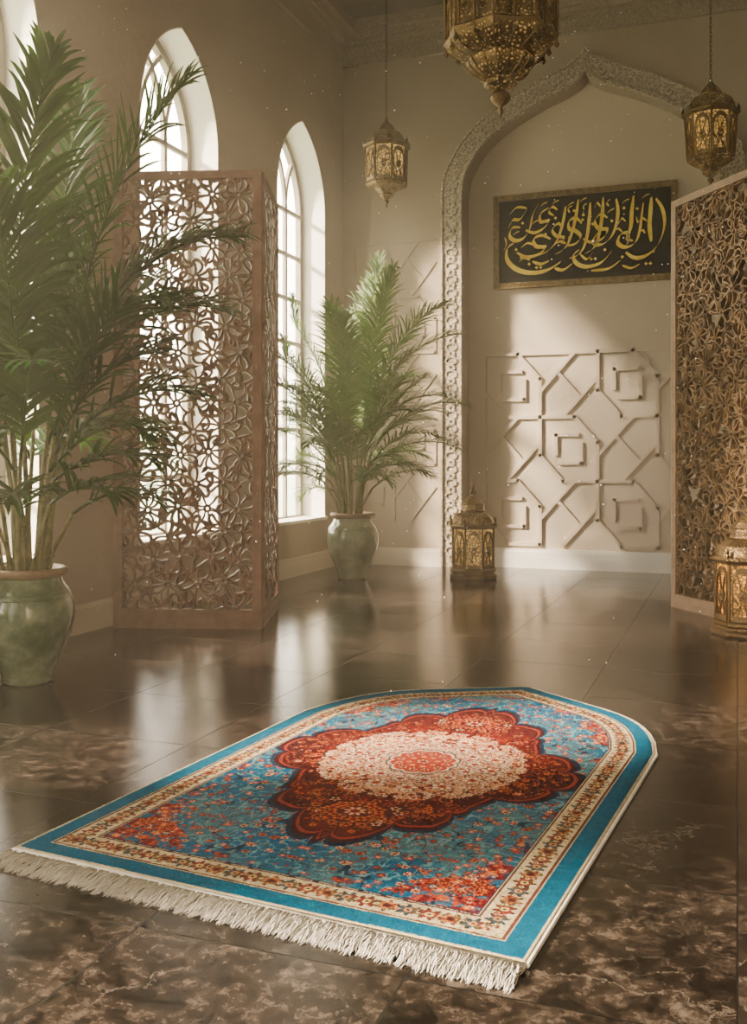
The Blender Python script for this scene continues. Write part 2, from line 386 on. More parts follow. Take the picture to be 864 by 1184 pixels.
# ---------------------------------------------------------------- carved screens
def lattice(W,H,x0,z0,p,M,thick,w,seed=3,jit=.13):
    mb=MB(); rows=int(H/(p*.866))+2; colsn=int(W/p)+2
    def cl(x,z): return (min(max(x,x0),x0+W),min(max(z,z0),z0+H))
    rnd=random.Random(seed)
    for r in range(-1,rows+1):
        for c in range(-1,colsn+1):
            cx=x0+(c+(r%2)*.5)*p+rnd.uniform(-jit,jit)*p; cz=z0+r*p*.866+rnd.uniform(-jit,jit)*p
            if cx<x0-p*.6 or cx>x0+W+p*.6 or cz<z0-p*.6 or cz>z0+H+p*.6: continue
            a0=rnd.uniform(0,PI); npet=rnd.choice((4,5,5,6,6,7)); rad=p*rnd.uniform(.50,.70); wb=w*rnd.uniform(.85,1.35)
            for k in range(npet):
                a=a0+k*2*PI/npet+rnd.uniform(-.12,.12); Lp=rad*rnd.uniform(.88,1.12); wd=rad*(1.5/npet)*rnd.uniform(.85,1.15); bend=rnd.uniform(-.2,.2)*p
                pts=[];ws=[]
                for q in range(14):
                    t=2*PI*q/14; g=.5-.5*math.cos(t); l=Lp*(.16+.84*g); side=wd*math.sin(t)*(.5+.6*g)
                    sd=side+bend*math.sin(PI*g)
                    pts.append(cl(cx+l*math.cos(a)-sd*math.sin(a),cz+l*math.sin(a)+sd*math.cos(a)))
                    ws.append(wb*(.8+.55*g))
                xs=[q[0] for q in pts]; zs=[q[1] for q in pts]
                if max(xs)-min(xs)<.012 or max(zs)-min(zs)<.012: continue
                dz=rnd.uniform(-.12,.12)*thick
                mb.sweep(pts,ws,-thick/2+dz,thick/2+dz,M,closed=True,chamfer=1)
            if x0<cx<x0+W and z0<cz<z0+H:
                mb.sweep([cl(cx+p*.10*math.cos(q*PI/4),cz+p*.10*math.sin(q*PI/4)) for q in range(8)],w*1.2,-thick*.62,thick*.62,M,closed=True,chamfer=1)
            for j in range(3):   # filling leaves
                a=rnd.uniform(0,2*PI); qx,qz=cx+math.cos(a)*rad*.95,cz+math.sin(a)*rad*.95
                if x0<qx<x0+W and z0<qz<z0+H:
                    b=rnd.uniform(0,2*PI); l=p*.18
                    pts=[cl(qx+l*(u_-.5)*2*math.cos(b)-.25*l*math.sin(PI*u_)*math.sin(b),qz+l*(u_-.5)*2*math.sin(b)+.25*l*math.sin(PI*u_)*math.cos(b)) for u_ in (0,.2,.4,.6,.8,1)]
                    mb.sweep(pts,[w*.4,w*1.3,w*2,w*1.8,w*1.0,w*.3],-thick*.42,thick*.42,M,chamfer=1)
    return mb
def leaf(root,A,B,H,stile,top,bot,mf,ml,p,thick,w,fr=.045,seed=3,jit=.13):
    ax,ay=A; dx,dy=B[0]-ax,B[1]-ay; W=math.hypot(dx,dy); dx/=W; dy/=W
    ox,oy=root.location.x,root.location.y
    M=lambda a,b,c:(ax+dx*a-dy*c-ox, ay+dy*a+dx*c-oy, b)
    mb=MB()
    mb.prism([(0,0.0),(W,0),(W,H),(0,H)],[[(stile,bot),(W-stile,bot),(W-stile,H-top),(stile,H-top)]],-fr/2,fr/2,M)
    mb.sweep([(stile,bot),(W-stile,bot),(W-stile,H-top),(stile,H-top)],.012,-fr/2-.004,fr/2+.004,M,closed=True)
    mb.sweep([(stile*.4,bot*.35),(W-stile*.4,bot*.35)],.012,-fr/2-.004,fr/2+.004,M)
    z=bot
    while z<H-top:      # little carved studs down the stiles
        for x_ in (stile*.45,W-stile*.45):
            mb.prism([(x_+.010*math.cos(q*PI/2),z+.016*math.sin(q*PI/2)) for q in range(4)],[],-fr/2-.003,fr/2+.003,M)
        z+=.06
    f=mb.build('leaf_frame',mf,root)
    lattice(W-2*stile,H-top-bot,stile,bot,p,M,thick,w,seed,jit).build('lattice',ml,f)
    return f
A=c2r(-1.535,5.83); B=c2r(-.655,5.78); C_=c2r(-.640,6.56)
r1=empty('folding_screen',(*B,0),'tall brown carved wooden folding screen before the arched windows, behind the palm on the left','screen')
leaf(r1,A,B,2.69,.048,.045,.11,M_woodfr,M_wood,.175,.024,.0145,.03,seed=3)
leaf(r1,(B[0]-ST*.04,B[1]+CT*.04),C_,2.69,.03,.045,.11,M_woodfr,M_wood,.24,.006,.012,.012,seed=4)
for z in (.4,1.35,2.3):
    mb=MB(); mb.tube([(0,.0,z-.04),(0,.0,z+.04)],.007,8); mb.build('hinge',M_brass,r1,loc=(-ST*.018+.008*CT,CT*.018+.008*ST,0))
A=c2r(2.03,6.66); d=(.285,-.958); Lr=1.02
B=c2r(2.03+d[0]*Lr,6.66+d[1]*Lr); C_=c2r(2.03+d[0]*Lr+.78,6.66+d[1]*Lr+.45)
r2=empty('folding_screen',(*B,0),'gilded brown filigree folding screen at the right edge, behind the glowing lantern','screen')
leaf(r2,A,B,2.73,.05,.045,.09,M_woodedge,M_wood2,.175,.034,.0125,seed=5,jit=.2)
leaf(r2,(B[0]+.03,B[1]-.0),C_,2.73,.05,.045,.09,M_woodedge,M_wood2,.175,.034,.0125,seed=6,jit=.2)
for z in (.4,1.35,2.3):
    mb=MB(); mb.tube([(0,0,z-.04),(0,0,z+.04)],.011,8); mb.build('hinge',M_brass,r2,loc=(.012,-.03,0))

# ---------------------------------------------------------------- lanterns
def octmap(r0,z0,r1,z1,k,n=8,rot=PI/8):
    am=rot+2*PI*(k+.5)/n; ca=math.cos(PI/n)
    def M(a,b,c):
        f=(b-z0)/(z1-z0); r=(r0+(r1-r0)*f)
        rad=r*ca+c; x=a*r
        return (rad*math.cos(am)-x*math.sin(am),rad*math.sin(am)+x*math.cos(am),b)
    return M
def body(root,r0,z0,r1,z1,pm,frame_mat):
    mb=MB()
    for k in range(8):
        a=PI/8+2*PI*k/8
        mb.tube([(r0*math.cos(a),r0*math.sin(a),z0),(r1*math.cos(a),r1*math.sin(a),z1)],.008,6)
    mb.build('corner_post',frame_mat,root)
    tn=math.tan(PI/8)*math.cos(PI/8)
    g=MB()
    for k in range(8):
        M=octmap(r0,z0,r1,z1,k); h=z1-z0
        q=MB(); q.add([M(-tn*.97,z0,-.006),M(tn*.97,z0,-.006),M(tn*.97,z1,-.006),M(-tn*.97,z1,-.006)],[(0,1,2,3)])
        q.build('pane',pm,root)
        w=tn*.76
        arch=[(-w,z0+.02),(w,z0+.02),(w,z0+h*.62)]+[(w*math.cos(t),z0+h*.62+h*.28*math.sin(t)**.8) for t in [PI*j/10 for j in range(1,10)]]+[(-w,z0+h*.62)]
        g.sweep(arch,.030*1.0,-.004,.008,M,closed=True)
        for s in (-1,1):
            g.sweep([(s*w*.5,z0+.02),(0,z0+h*.45),(-s*w*.5,z0+h*.8)],.016,-.004,.005,M)
            g.sweep([(s*w,z0+h*.1),(s*w*.3,z0+h*.27),(s*w,z0+h*.45)],.016,-.004,.005,M)
        g.sweep([(w*.42*math.cos(j*PI/4),z0+h*.45+w*.42*.17*math.sin(j*PI/4)) for j in range(8)],.024,-.004,.008,M,closed=True)
    g.build('grille',frame_mat,root)
def chain(root,z0,z1):
    mb=MB(); z=z0; k=0
    while z<z1-.02:
        pts=[]
        for j in range(10):
            t=2*PI*j/10; x=.009*math.cos(t); zz=z+.018+.022*math.sin(t)
            pts.append((x,0,zz) if k%2 else (0,x,zz))
        mb.tube(pts,.0026,5,close=True); z+=.034; k+=1
    mb.build('chain',M_chain,root,smooth=True)
    mb=MB(); mb.lathe([(.0,-.035),(.012,-.035),(.02,-.02),(.055,-.008),(.06,0)],20,loc=(0,0,z1)); mb.build('ceiling_rose',M_brass,root,smooth=True)
def floor_lantern(x,y,label,sc,pm,rz=0,mbr=None,mpi=None,wx=1.0):
    mbr=mbr or M_brass; mpi=mpi or M_pierced
    r=empty('floor_lantern',(x,y,0),label,'lantern',None,rz); r.scale=(sc*wx,sc*wx,sc)
    mb=MB(); mb.lathe([(.195,.0),(.205,.012),(.205,.03),(.185,.04),(.185,.055),(.2,.065),(.2,.08),(.17,.09)],8,PI/8)
    mb.build('base',mbr,r)
    body(r,.178,.085,.178,.41,pm,mbr)
    mb=MB(); mb.lathe([(.175,.405),(.2,.415),(.212,.43),(.2,.445),(.18,.45)],8,PI/8)
    for k in range(8):
        a=PI/8+2*PI*k/8; cx,cy=.195*math.cos(a),.195*math.sin(a)
        mb.lathe([(.012,.44),(.014,.455),(.006,.465),(.011,.478),(.001,.5)],6,loc=(cx,cy,0))
    mb.build('cornice',mbr,r)
    mb=MB(); mb.lathe([(.185,.445),(.178,.475),(.16,.505),(.125,.53),(.1,.54),(.108,.55),(.1,.565),(.098,.60),(.105,.605),(.08,.635),(.05,.66),(.03,.675),(.022,.69)],16,PI/16,.93)
    mb.build('dome',mpi,r)
    mb=MB(); mb.lathe([(.02,.685),(.034,.7),(.02,.715),(.011,.72),(.018,.735),(.008,.75),(.005,.79),(.001,.815)],12); mb.build('finial',mbr,r,smooth=True)
    return r
x,y=floor_px(547,668)
floor_lantern(x,y,'ornate brass floor lantern with amber panes standing before the arched niche',1.02,M_pane,.3)
x,y=c2r(.382*5.6,5.6)
floor_lantern(x,y,'dark brass floor lantern with glowing amber panes at the foot of the right screen',1.0,M_panehot,.55,M_brassd,M_piercedd,1.05)
def hang_lantern(x,y,zb,label,sc,rz=0,glow=M_pane,wx=1.0,r0=.158):
    r=empty('hanging_lantern',(x,y,zb),label,'lantern','hanging brass lanterns',rz); r.scale=(sc*wx,sc*wx,sc)
    mb=MB(); mb.lathe([(.001,0),(.010,.02),(.006,.035),(.022,.055),(.022,.065),(.008,.08)],12); mb.build('finial',M_brass,r,smooth=True)
    mb=MB(); mb.lathe([(.012,.075),(.05,.10),(.06,.115),(.055,.125),(.10,.165),(r0-.012,.185),(r0+.008,.205),(r0,.22)],8,PI/8); mb.build('bottom_bowl',M_pierced,r)
    body(r,r0,.215,.178,.52,glow,M_brass)
    mb=MB(); mb.lathe([(.175,.515),(.198,.525),(.205,.54),(.19,.555),(.17,.56)],8,PI/8)
    for k in range(8):
        a=PI/8+2*PI*k/8; cx,cy=.19*math.cos(a),.19*math.sin(a); mb.lathe([(.012,.55),(.013,.565),(.001,.60)],6,loc=(cx,cy,0))
    mb.build('rim',M_brass,r)
    mb=MB(); mb.lathe([(.172,.555),(.168,.59),(.14,.64),(.09,.665),(.075,.672),(.08,.68),(.06,.715),(.03,.745),(.012,.765),(.012,.79)],16,PI/16,.94); mb.build('dome',M_pierced,r)
    chain(r,.785,(ZC-zb)/sc)
    return r
def cam_pt(px,d): return c2r((px-432)/1140*d,d)
d=8.2; x,y=cam_pt(447,d); hang_lantern(x,y,1+(530-241)/1140*d,'small amber hanging lantern near the corner, above the far palm',.95,.2,M_panepale,wx=1.06,r0=.172)
d=7.1; x,y=cam_pt(822,d); hang_lantern(x,y,1+(530-218)/1140*d,'darker hanging lantern on the right, above the filigree screen',1.0,.45)
d=4.3; x,y=cam_pt(579,d); zb=1+(530-137)/1140*d
r=empty('hanging_lantern',(x,y,zb),'largest brass hanging lantern, tiered with pierced filigree bowl, cut by the top edge','lantern','hanging brass lanterns',.1)
mb=MB(); mb.lathe([(.001,0),(.012,.03),(.008,.05),(.035,.07),(.045,.09),(.035,.11),(.014,.125)],16); mb.build('finial',M_brass,r,smooth=True)
mb=MB(); mb.lathe([(.02,.12),(.055,.128),(.072,.142),(.074,.155),(.062,.165),(.08,.175),(.125,.20),(.150,.225),(.158,.245),(.15,.258),(.135,.265)],16,0,.90); mb.build('lower_bowl',M_pierced,r)
mb=MB(); mb.lathe([(.135,.262),(.16,.268),(.205,.285),(.235,.31),(.246,.335)],16,0,.90); mb.build('flared_skirt',M_pierced,r)
mb=MB(); mb.lathe([(.246,.333),(.254,.345),(.242,.352),(.235,.36)],16,0,.90); mb.lathe([(.235,.54),(.255,.55),(.258,.565),(.24,.58)],16,0,.90); mb.build('rim',M_brass,r)
mb=MB(); mb.lathe([(.226,.355),(.230,.545)],16,0,.90); mb.build('pierced_band',M_pierced,r)
g=MB()
for k in range(16):
    a=2*PI*k/16; q=.242*(1 if k%2==0 else .905)
    g.tube([(q*math.cos(a),q*math.sin(a),.35),(q*math.cos(a)*1.01,q*math.sin(a)*1.01,.55)],.009,6)
    g.lathe([(.001,-.04),(.012,-.025),(.005,-.01),(.005,.0)],6,loc=(q*math.cos(a),q*math.sin(a),.322))
g.build('corner_post',M_brass,r)
g=MB()    # arched openwork on each facet, ribs over skirt and bowl
for k in range(16):
    a0,a1=2*PI*k/16,2*PI*(k+1)/16; q0=.238*(1 if k%2==0 else .905); q1=.238*(1 if k%2 else .905)
    P0=Vector((q0*math.cos(a0),q0*math.sin(a0),0)); P1=Vector((q1*math.cos(a1),q1*math.sin(a1),0))
    def F(u_,z_): return P0.lerp(P1,u_)+Vector((0,0,z_))
    g.tube([F(.15,.37),F(.15,.46)]+[F(.5-.35*math.cos(t),.46+.055*math.sin(t)) for t in [PI*j/8 for j in range(1,8)]]+[F(.85,.46),F(.85,.37)],.004,5)
    g.tube([F(.5+.22*math.cos(t),.42+.028*math.sin(t)) for t in [2*PI*j/8 for j in range(8)]],.0035,5,close=True)
    s_=1 if k%2==0 else .90
    g.tube([(r_*s_*math.cos(a0),r_*s_*math.sin(a0),z_) for r_,z_ in ((.138,.264),(.207,.285),(.237,.31),(.248,.335))],.004,5)
    g.tube([(r_*s_*math.cos(a0),r_*s_*math.sin(a0),z_) for r_,z_ in ((.064,.165),(.082,.175),(.127,.20),(.152,.225),(.160,.245))],.0035,5)
g.build('grille',M_brass,r)
mb=MB(); mb.lathe([(.238,.578),(.23,.64),(.19,.72),(.13,.78),(.10,.80),(.11,.82),(.09,.88),(.04,.93),(.015,.96),(.012,.99)],16,0,.90); mb.build('dome',M_pierced,r)
chain(r,.985,ZC-zb)

# ---------------------------------------------------------------- palms
def frond(p0,az,el,length,droop,leaf_len,seed,clamp,lw,dens):
    rnd=random.Random(seed); mb=MB()
    n=22; ds=length/n; p=Vector(p0); d=Vector((math.cos(az)*math.cos(el),math.sin(az)*math.cos(el),math.sin(el)))
    side=Vector((-math.sin(az),math.cos(az),0)); sway=rnd.uniform(-.25,.25)
    pts=[p.copy()]; dirs=[d.copy()]
    for i in range(n):
        f=i/n; ang=droop*(.35+1.3*f)/n
        ax=d.cross(Vector((0,0,-1)))
        if ax.length>1e-3: d=Matrix.Rotation(ang,3,ax.normalized())@d
        d=(d+side*sway*ds).normalized(); p=p+d*ds; pts.append(p.copy()); dirs.append(d.copy())
    mb.tube(pts,[.0065*(1-.8*i/n)+.0012 for i in range(n+1)],5)
    nl=int(length*dens)
    for i in range(nl):
        f=.14+.86*i/(nl-1); q=f*n; k=min(int(q),n-1); fr=q-k
        b=pts[k].lerp(pts[k+1],fr); t=dirs[k].lerp(dirs[k+1],fr).normalized()
        sd=t.cross(Vector((0,0,1)));
        if sd.length<.05: sd=side
        sd.normalize(); up=sd.cross(t).normalized()
        for sg in (-1,1):
            prof=math.sin(PI*min(1,(f-.06)*1.02))**.55 if f<.98 else .35
            l=leaf_len*max(.3,prof)*rnd.uniform(.75,1.15)
            op=math.radians(56-36*((f-.14)/.86)+rnd.uniform(-12,12))
            dd=(t*math.cos(op)+sd*sg*math.sin(op)+up*rnd.uniform(-.1,.45)).normalized()
            pos=b.copy(); m=6; dr=rnd.uniform(.6,1.8); vs=[]
            wv=up.cross(dd).normalized() if up.cross(dd).length>.01 else t
            for j in range(m+1):
                g=j/m; w=lw*.5*(math.sin(PI*min(1,g*.92+.08))**.7)*(1 if g<1 else .05)
                if j==m: w=.0006
                wv2=(wv-dd*wv.dot(dd)).normalized(); nn=dd.cross(wv2)
                for e,(s_,h_) in enumerate(((-1,.35),(0,0),(1,.35))):
                    vs.append(pos+wv2*(s_*w)+nn*(h_*w)*(1 if nn.z>0 else -1))
                pos=pos+dd*(l/m); dd=(dd+Vector((0,0,-1))*(dr*(.3+g)/m)).normalized()
            fs=[]
            for j in range(m):
                a=j*3; fs+=[(a,a+1,a+4,a+3),(a+1,a+2,a+5,a+4)]
            mb.add(vs,fs)
    mb.v=[clamp(v) for v in mb.v]
    return mb
def palm(x,y,label,specs,seed,clamp_abs,lw,ll,lm,dens,extra,mp,S=1.0,SF=1.0):
    root=empty('potted_palm',(x,y,0),label,'plant','potted palms')
    rnd=random.Random(seed)
    def sc(mb):
        mb.v=[(a*S,b*S,c*S) for a,b,c in mb.v]; return mb
    mb=MB()
    prof=[(.0,0),(.105,0),(.115,.012),(.112,.03),(.125,.07),(.16,.14),(.192,.22),(.207,.29),(.205,.34),(.187,.40),(.162,.435),(.150,.455),(.147,.475),(.135,.475),(.135,.45),(.0,.45)]
    mb.lathe(prof,48)
    pot=sc(mb).build('pot',mp,root,smooth=True)
    mb=MB(); mb.lathe([(.136,.470),(.150,.472),(.168,.482),(.177,.495),(.176,.508),(.162,.514),(.146,.508),(.137,.49)],40); sc(mb).build('rim',M_rim,pot,smooth=True)
    mb=MB()
    for zc,rr in ((.405,.186),(.385,.193)):
        mb.tube([(rr*math.cos(2*PI*j/40),rr*math.sin(2*PI*j/40),zc) for j in range(40)],.003,5,close=True)
    sc(mb).build('raised_band',mp,pot,smooth=True)
    mb=MB(); mb.lathe([(.0,.46),(.06,.482),(.11,.478),(.134,.47),(.134,.455),(0,.455)],24); sc(mb).build('soil',M_soil,pot)
    cl=lambda v: tuple(a-b for a,b in zip(clamp_abs((v[0]+x,v[1]+y,v[2])),(x,y,0)))
    for i,(az,el,ln,cz,dr) in enumerate(specs):
        az=math.radians(az)+TH; el=math.radians(el)
        rb=.03+.075*rnd.random(); aa=az+rnd.uniform(-.8,.8)
        b=Vector((rb*math.cos(aa),rb*math.sin(aa),.465))*S
        lean=.06+.09*rnd.random()
        top=b+Vector((lean*math.cos(az),lean*math.sin(az),cz-.465))*S
        midp=b.lerp(top,.5)-Vector((math.cos(az),math.sin(az),0))*.015
        mb=MB(); mb.tube([b,b.lerp(midp,.5),midp,midp.lerp(top,.5),top],[.012,.011,.010,.009,.008],8)
        for q in range(1,6):
            f=q/6; c=b.lerp(midp,f*2) if f<.5 else midp.lerp(top,f*2-1)
            mb.lathe([(.0105,-.004),(.0135,0),(.0105,.004)],8,loc=tuple(c))
        mb.v=[cl(v) for v in mb.v]
        mb.build('cane',M_cane,root,smooth=True)
        frond(top,az,el,ln*SF,dr,ll*rnd.uniform(.9,1.1),seed*100+i,cl,lw,dens).build('frond',lm,root,smooth=True)
        if i%extra==0 and el>.6:
            m2=b.lerp(top,.75)
            frond(m2,az+rnd.choice((-1,1))*.9,el-.3,ln*.6*SF,dr*1.1,ll*.85,seed*100+50+i,cl,lw,dens).build('frond',lm,root,smooth=True)
    return root
sp1=[(60,88,1.62,1.27,.5),(12,84,1.6,1.27,.65),(350,77,1.25,1.2,1.3),(5,64,1.0,1.2,1.5),(0,48,.70,1.05,1.2),(350,34,.5,.9,1.0),(95,76,1.3,1.15,.9),(272,76,1.2,1.15,1.1),(300,64,.78,1.0,1.5),(205,64,1.2,1.1,1.1),(180,45,1.0,1.0,1.2),(240,52,.9,.95,1.2),(120,58,1.1,1.1,1.2),(325,30,.42,.8,1.0),(230,20,.6,.8,1.0),(195,84,1.6,1.25,.5),(285,34,.45,.75,1.0),(5,38,.38,.75,1.2),(160,87,1.6,1.25,.4),(0,74,.8,.95,1.3),(140,76,1.4,1.2,.8),(220,64,.8,.85,1.2),(265,82,1.5,1.22,.6),(10,80,1.1,1.2,1.1),(325,72,.95,1.1,1.5)]
sp2=[(20,88,1.5,1.2,.35),(110,87,1.48,1.15,.4),(170,80,1.3,1.15,.8),(10,73,1.2,1.15,1.2),(0,54,.95,1.0,1.3),(350,34,.78,.9,1.1),(60,70,1.2,1.1,1.0),(95,60,1.1,1.05,1.0),(272,75,1.2,1.1,1.0),(310,66,1.0,1.0,1.3),(205,64,1.0,1.05,1.3),(180,52,.85,.95,1.3),(240,54,.9,.9,1.3),(155,32,.6,.85,1.0),(325,28,.6,.8,1.1),(30,35,.65,.85,1.1),(215,28,.55,.75,1.1),(345,78,1.25,1.2,1.1),(300,83,1.35,1.15,.6),(190,74,1.15,1.1,1.1),(0,62,.78,.95,1.4),(180,64,.75,.95,1.4),(270,50,.7,.85,1.3),(330,48,.7,.9,1.3),(250,80,1.2,1.1,.9),(285,40,.55,.7,1.2),(200,40,.6,.75,1.3),(340,40,.55,.7,1.2),(225,74,1.1,1.05,1.2),(355,66,.88,1.0,1.5),(195,56,.75,.85,1.4),(260,66,.9,.95,1.3)]
x,y=c2r((32-432)/1140*4.42,4.42)
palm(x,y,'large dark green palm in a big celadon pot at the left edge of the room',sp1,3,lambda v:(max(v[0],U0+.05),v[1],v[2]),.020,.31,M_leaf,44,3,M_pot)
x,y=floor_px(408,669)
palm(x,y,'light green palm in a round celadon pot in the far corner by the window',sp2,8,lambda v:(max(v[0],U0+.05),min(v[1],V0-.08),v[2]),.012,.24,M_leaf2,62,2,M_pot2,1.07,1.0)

# ---------------------------------------------------------------- calligraphy
zc,hw,hh=2.985,.812,.43; uc=-1.30
r=empty('calligraphy_picture',(uc,VN,zc-hh),'black framed panel of gold Arabic calligraphy hanging high in the arched niche','picture')
Mw=lambda a,b,c:(a,-c,b+hh)
mb=MB(); mb.prism([(-hw+.03,-hh+.03),(hw-.03,-hh+.03),(hw-.03,hh-.03),(-hw+.03,hh-.03)],[],.005,.03,Mw); mb.build('board',M_board,r)
def rect(i): return [(-hw+i,-hh+i),(hw-i,-hh+i),(hw-i,hh-i),(-hw+i,hh-i)]
mb=MB(); mb.prism(rect(0),[rect(.052)],.0,.04,Mw)
mb.sweep(rect(.008),.014,.0,.05,Mw,closed=True); mb.sweep(rect(.048),.012,.0,.047,Mw,closed=True)
def beads(i,step):
    pr=rect(i)
    for k in range(4):
        a,b=pr[k],pr[(k+1)%4]; n=int(math.dist(a,b)/step)
        for j in range(n):
            f=(j+.5)/n; cx,cy=a[0]+(b[0]-a[0])*f,a[1]+(b[1]-a[1])*f
            mb.prism([(cx+.013*(1 if q%2 else .7)*math.cos(q*PI/4),cy+.013*(1 if q%2 else .7)*math.sin(q*PI/4)) for q in range(8)],[],.038,.052,Mw)
beads(.028,.034)
mb.build('frame',simple('antique_gilt',(.18,.125,.065),(.42,.30,.15),.45,.5,20,.3,80),r)
SX=(hw*2-.12)/200; SY=(hh*2-.12)/100
def stroke(pts,wd=6.2,ang=58):
    ps=smoothpath(pts); n=len(ps); wd*=.86
    nx,ny=math.cos(math.radians(ang)),math.sin(math.radians(ang)); vs=[]
    for i,p in enumerate(ps):
        f=i/(n-1); w=wd*.5*(.38+.62*min(1,f*5,(1-f)*4+.12))
        for s_,c in ((1,.029),(-1,.029),(-1,.036),(1,.036)):
            vs.append(Mw((p[0]-100+s_*nx*w)*SX,(p[1]-50+s_*ny*w)*SY,c))
    fs=[]
    for i in range(n-1):
        for k in range(4): fs.append((i*4+k,i*4+(k+1)%4,i*4+4+(k+1)%4,i*4+4+k))
    fs+=[(0,1,2,3),tuple((n-1)*4+k for k in range(4))]
    cal.add(vs,fs)
def dot(x,y,s=2.6):
    cal.prism([((x-100)*SX,(y+s-50)*SY),((x-100-s)*SX,(y-50)*SY),((x-100)*SX,(y-s-50)*SY),((x-100+s)*SX,(y-50)*SY)],[],.029,.036,Mw)
cal=MB()
stroke([(184,88),(191,76),(194,60),(191,44),(184,30),(172,21),(160,20),(150,27)],7)
stroke([(179,90),(178,72),(177,56),(179,38)],6.4,30)
stroke([(170,84),(168,68),(166,52),(161,38),(150,33),(141,39),(144,49),(152,50),(153,40),(147,32)],6,44)
stroke([(159,94),(157,76),(156,58),(152,44),(158,40)],6.2,32)
stroke([(174,62),(169,66),(164,62),(162,68)],3); stroke([(150,64),(145,68),(142,62),(138,68)],3)
stroke([(139,92),(141,78),(139,60),(132,45),(121,38),(112,43),(117,52)],6.4,38)
stroke([(129,70),(121,75),(114,67),(119,58),(129,56),(124,46),(111,42),(101,47)],5.6)
stroke([(124,95),(123,74),(120,54),(114,36),(103,29)],6.2,34)
stroke([(109,90),(108,72),(106,54),(102,38),(95,28),(85,25)],6.2,36)
stroke([(134,30),(122,17),(105,13),(93,18),(89,28),(96,34)],6.2)
stroke([(99,66),(92,73),(84,70),(84,61),(92,57),(98,50),(92,42),(80,40)],5.6)
stroke([(95,95),(92,74),(87,54),(80,38),(68,31)],6.2,36)
stroke([(77,62),(71,68),(64,61),(69,53),(78,50),(74,42)],5)
stroke([(80,88),(77,70),(71,50),(61,37),(48,31)],6.2,38)
stroke([(60,88),(50,82),(50,72),(60,72),(53,63),(42,59),(32,63)],5.8)
stroke([(47,94),(40,80),(37,65),(30,54),(20,51),(12,57),(15,67),(25,67)],6)
stroke([(62,50),(51,55),(41,51),(45,42),(56,40),(47,32),(33,30),(21,36)],5.8)
stroke([(33,88),(25,77),(16,77),(11,68)],5)
stroke([(74,21),(58,12),(38,10),(20,16),(9,28),(9,42),(17,48)],7)
stroke([(88,18),(77,11),(67,14)],5); stroke([(12,84),(21,92),(33,90)],3.8)
stroke([(60,23),(50,20),(40,24)],4.6); stroke([(26,42),(34,47),(42,44)],3.4)
stroke([(144,18),(130,9),(110,8)],4.8); stroke([(66,78),(60,83),(64,89),(70,85)],3.8); stroke([(131,84),(128,88),(132,92)],3)
stroke([(112,30),(105,22),(97,29)],3.6); stroke([(6,56),(8,48),(5,40)],3)
stroke([(172,48),(169,52),(164,48)],3.2); stroke([(114,84),(117,89),(121,84)],3); stroke([(66,42),(73,46),(80,43)],3.8); stroke([(24,25),(30,29),(37,26)],3.4); stroke([(146,12),(156,8),(166,12)],3.6); stroke([(85,80),(83,85),(88,88)],3); stroke([(102,82),(101,87),(105,89)],2.8); stroke([(146,52),(141,56),(136,52)],3)
for a,b in ((163,78),(148,80),(110,22),(115,22),(101,76),(50,16),(45,16),(28,72),(36,21),(146,22),(173,12),(178,12),(85,50),(26,30),(134,66),(100,70),(68,75),(126,32),(181,26),(56,56),(112,64),(90,82),(20,40)): dot(a,b,2.1)
for a,b in ((173,92),(150,88),(133,78),(101,94),(86,90),(68,94),(44,72),(20,60),(54,93)): stroke([(a-4,b-2),(a,b+1),(a+4,b+2)],2.4)
cal.build('gold_lettering',M_gold,r)

# ---------------------------------------------------------------- rug
RM=Vector((-.308,2.22)); RS=Vector((.904,-.4275)).normalized(); RT=Vector((.4275,.904)).normalized()
rx,ry=c2r(RM.x,RM.y)
rug_rot=math.atan2(*reversed(c2r(RS.x,RS.y)))
HWD=.672
TS=np.array([0,.13,.26,.39,.45,.51,.56,.60,.635,.66,.672]); TT=np.array([2.275,2.195,2.112,2.03,1.985,1.925,1.855,1.775,1.68,1.575,1.48])
def Ttop(s): return np.interp(np.abs(s),TS,TT)
NX,NY=500,830
sv=np.linspace(-HWD,HWD,NX)
tt=Ttop(sv); k=np.ones(9)/9; tp=np.pad(tt,4,mode='edge'); tt=np.convolve(tp,k,'valid'); 
tau=np.linspace(0,1,NY)
S=np.repeat(sv[:,None],NY,1); T=tt[:,None]*tau[None,:]
poly=[(-HWD,0),(HWD,0)]+[(sv[i],tt[i]) for i in range(NX-1,-1,-10)]+[(-HWD,tt[0])]
D=np.full(S.shape,9.)
for i in range(len(poly)):
    a=np.array(poly[i]); b=np.array(poly[(i+1)%len(poly)]); e=b-a; L2=(e**2).sum()
    if L2<1e-10: continue
    h=np.clip(((S-a[0])*e[0]+(T-a[1])*e[1])/L2,0,1)
    D=np.minimum(D,np.hypot(S-a[0]-h*e[0],T-a[1]-h*e[1]))
def vnoise(S,T,sc,seed):
    rs=np.random.RandomState(seed); G=rs.rand(256,256)
    x=(S+5)*sc; y=(T+5)*sc; xi=np.floor(x).astype(int); yi=np.floor(y).astype(int); fx=x-xi; fy=y-yi
    fx=fx*fx*(3-2*fx); fy=fy*fy*(3-2*fy)
    g=lambda a,b:G[a%256,b%256]
    return (g(xi,yi)*(1-fx)+g(xi+1,yi)*fx)*(1-fy)+(g(xi,yi+1)*(1-fx)+g(xi+1,yi+1)*fx)*fy
Cc=np.zeros(S.shape+(3,))
def setc(mask,c): Cc[mask]=lin(*c)
n1=vnoise(S,T,7,1); n2=vnoise(np.abs(S),T,34,2); n3=vnoise(np.abs(S),T,70,3); n4=vnoise(np.abs(S),T,20,5)
TEAL=(4,98,130); CREAM=(208,192,160); NAVY=(12,48,76)
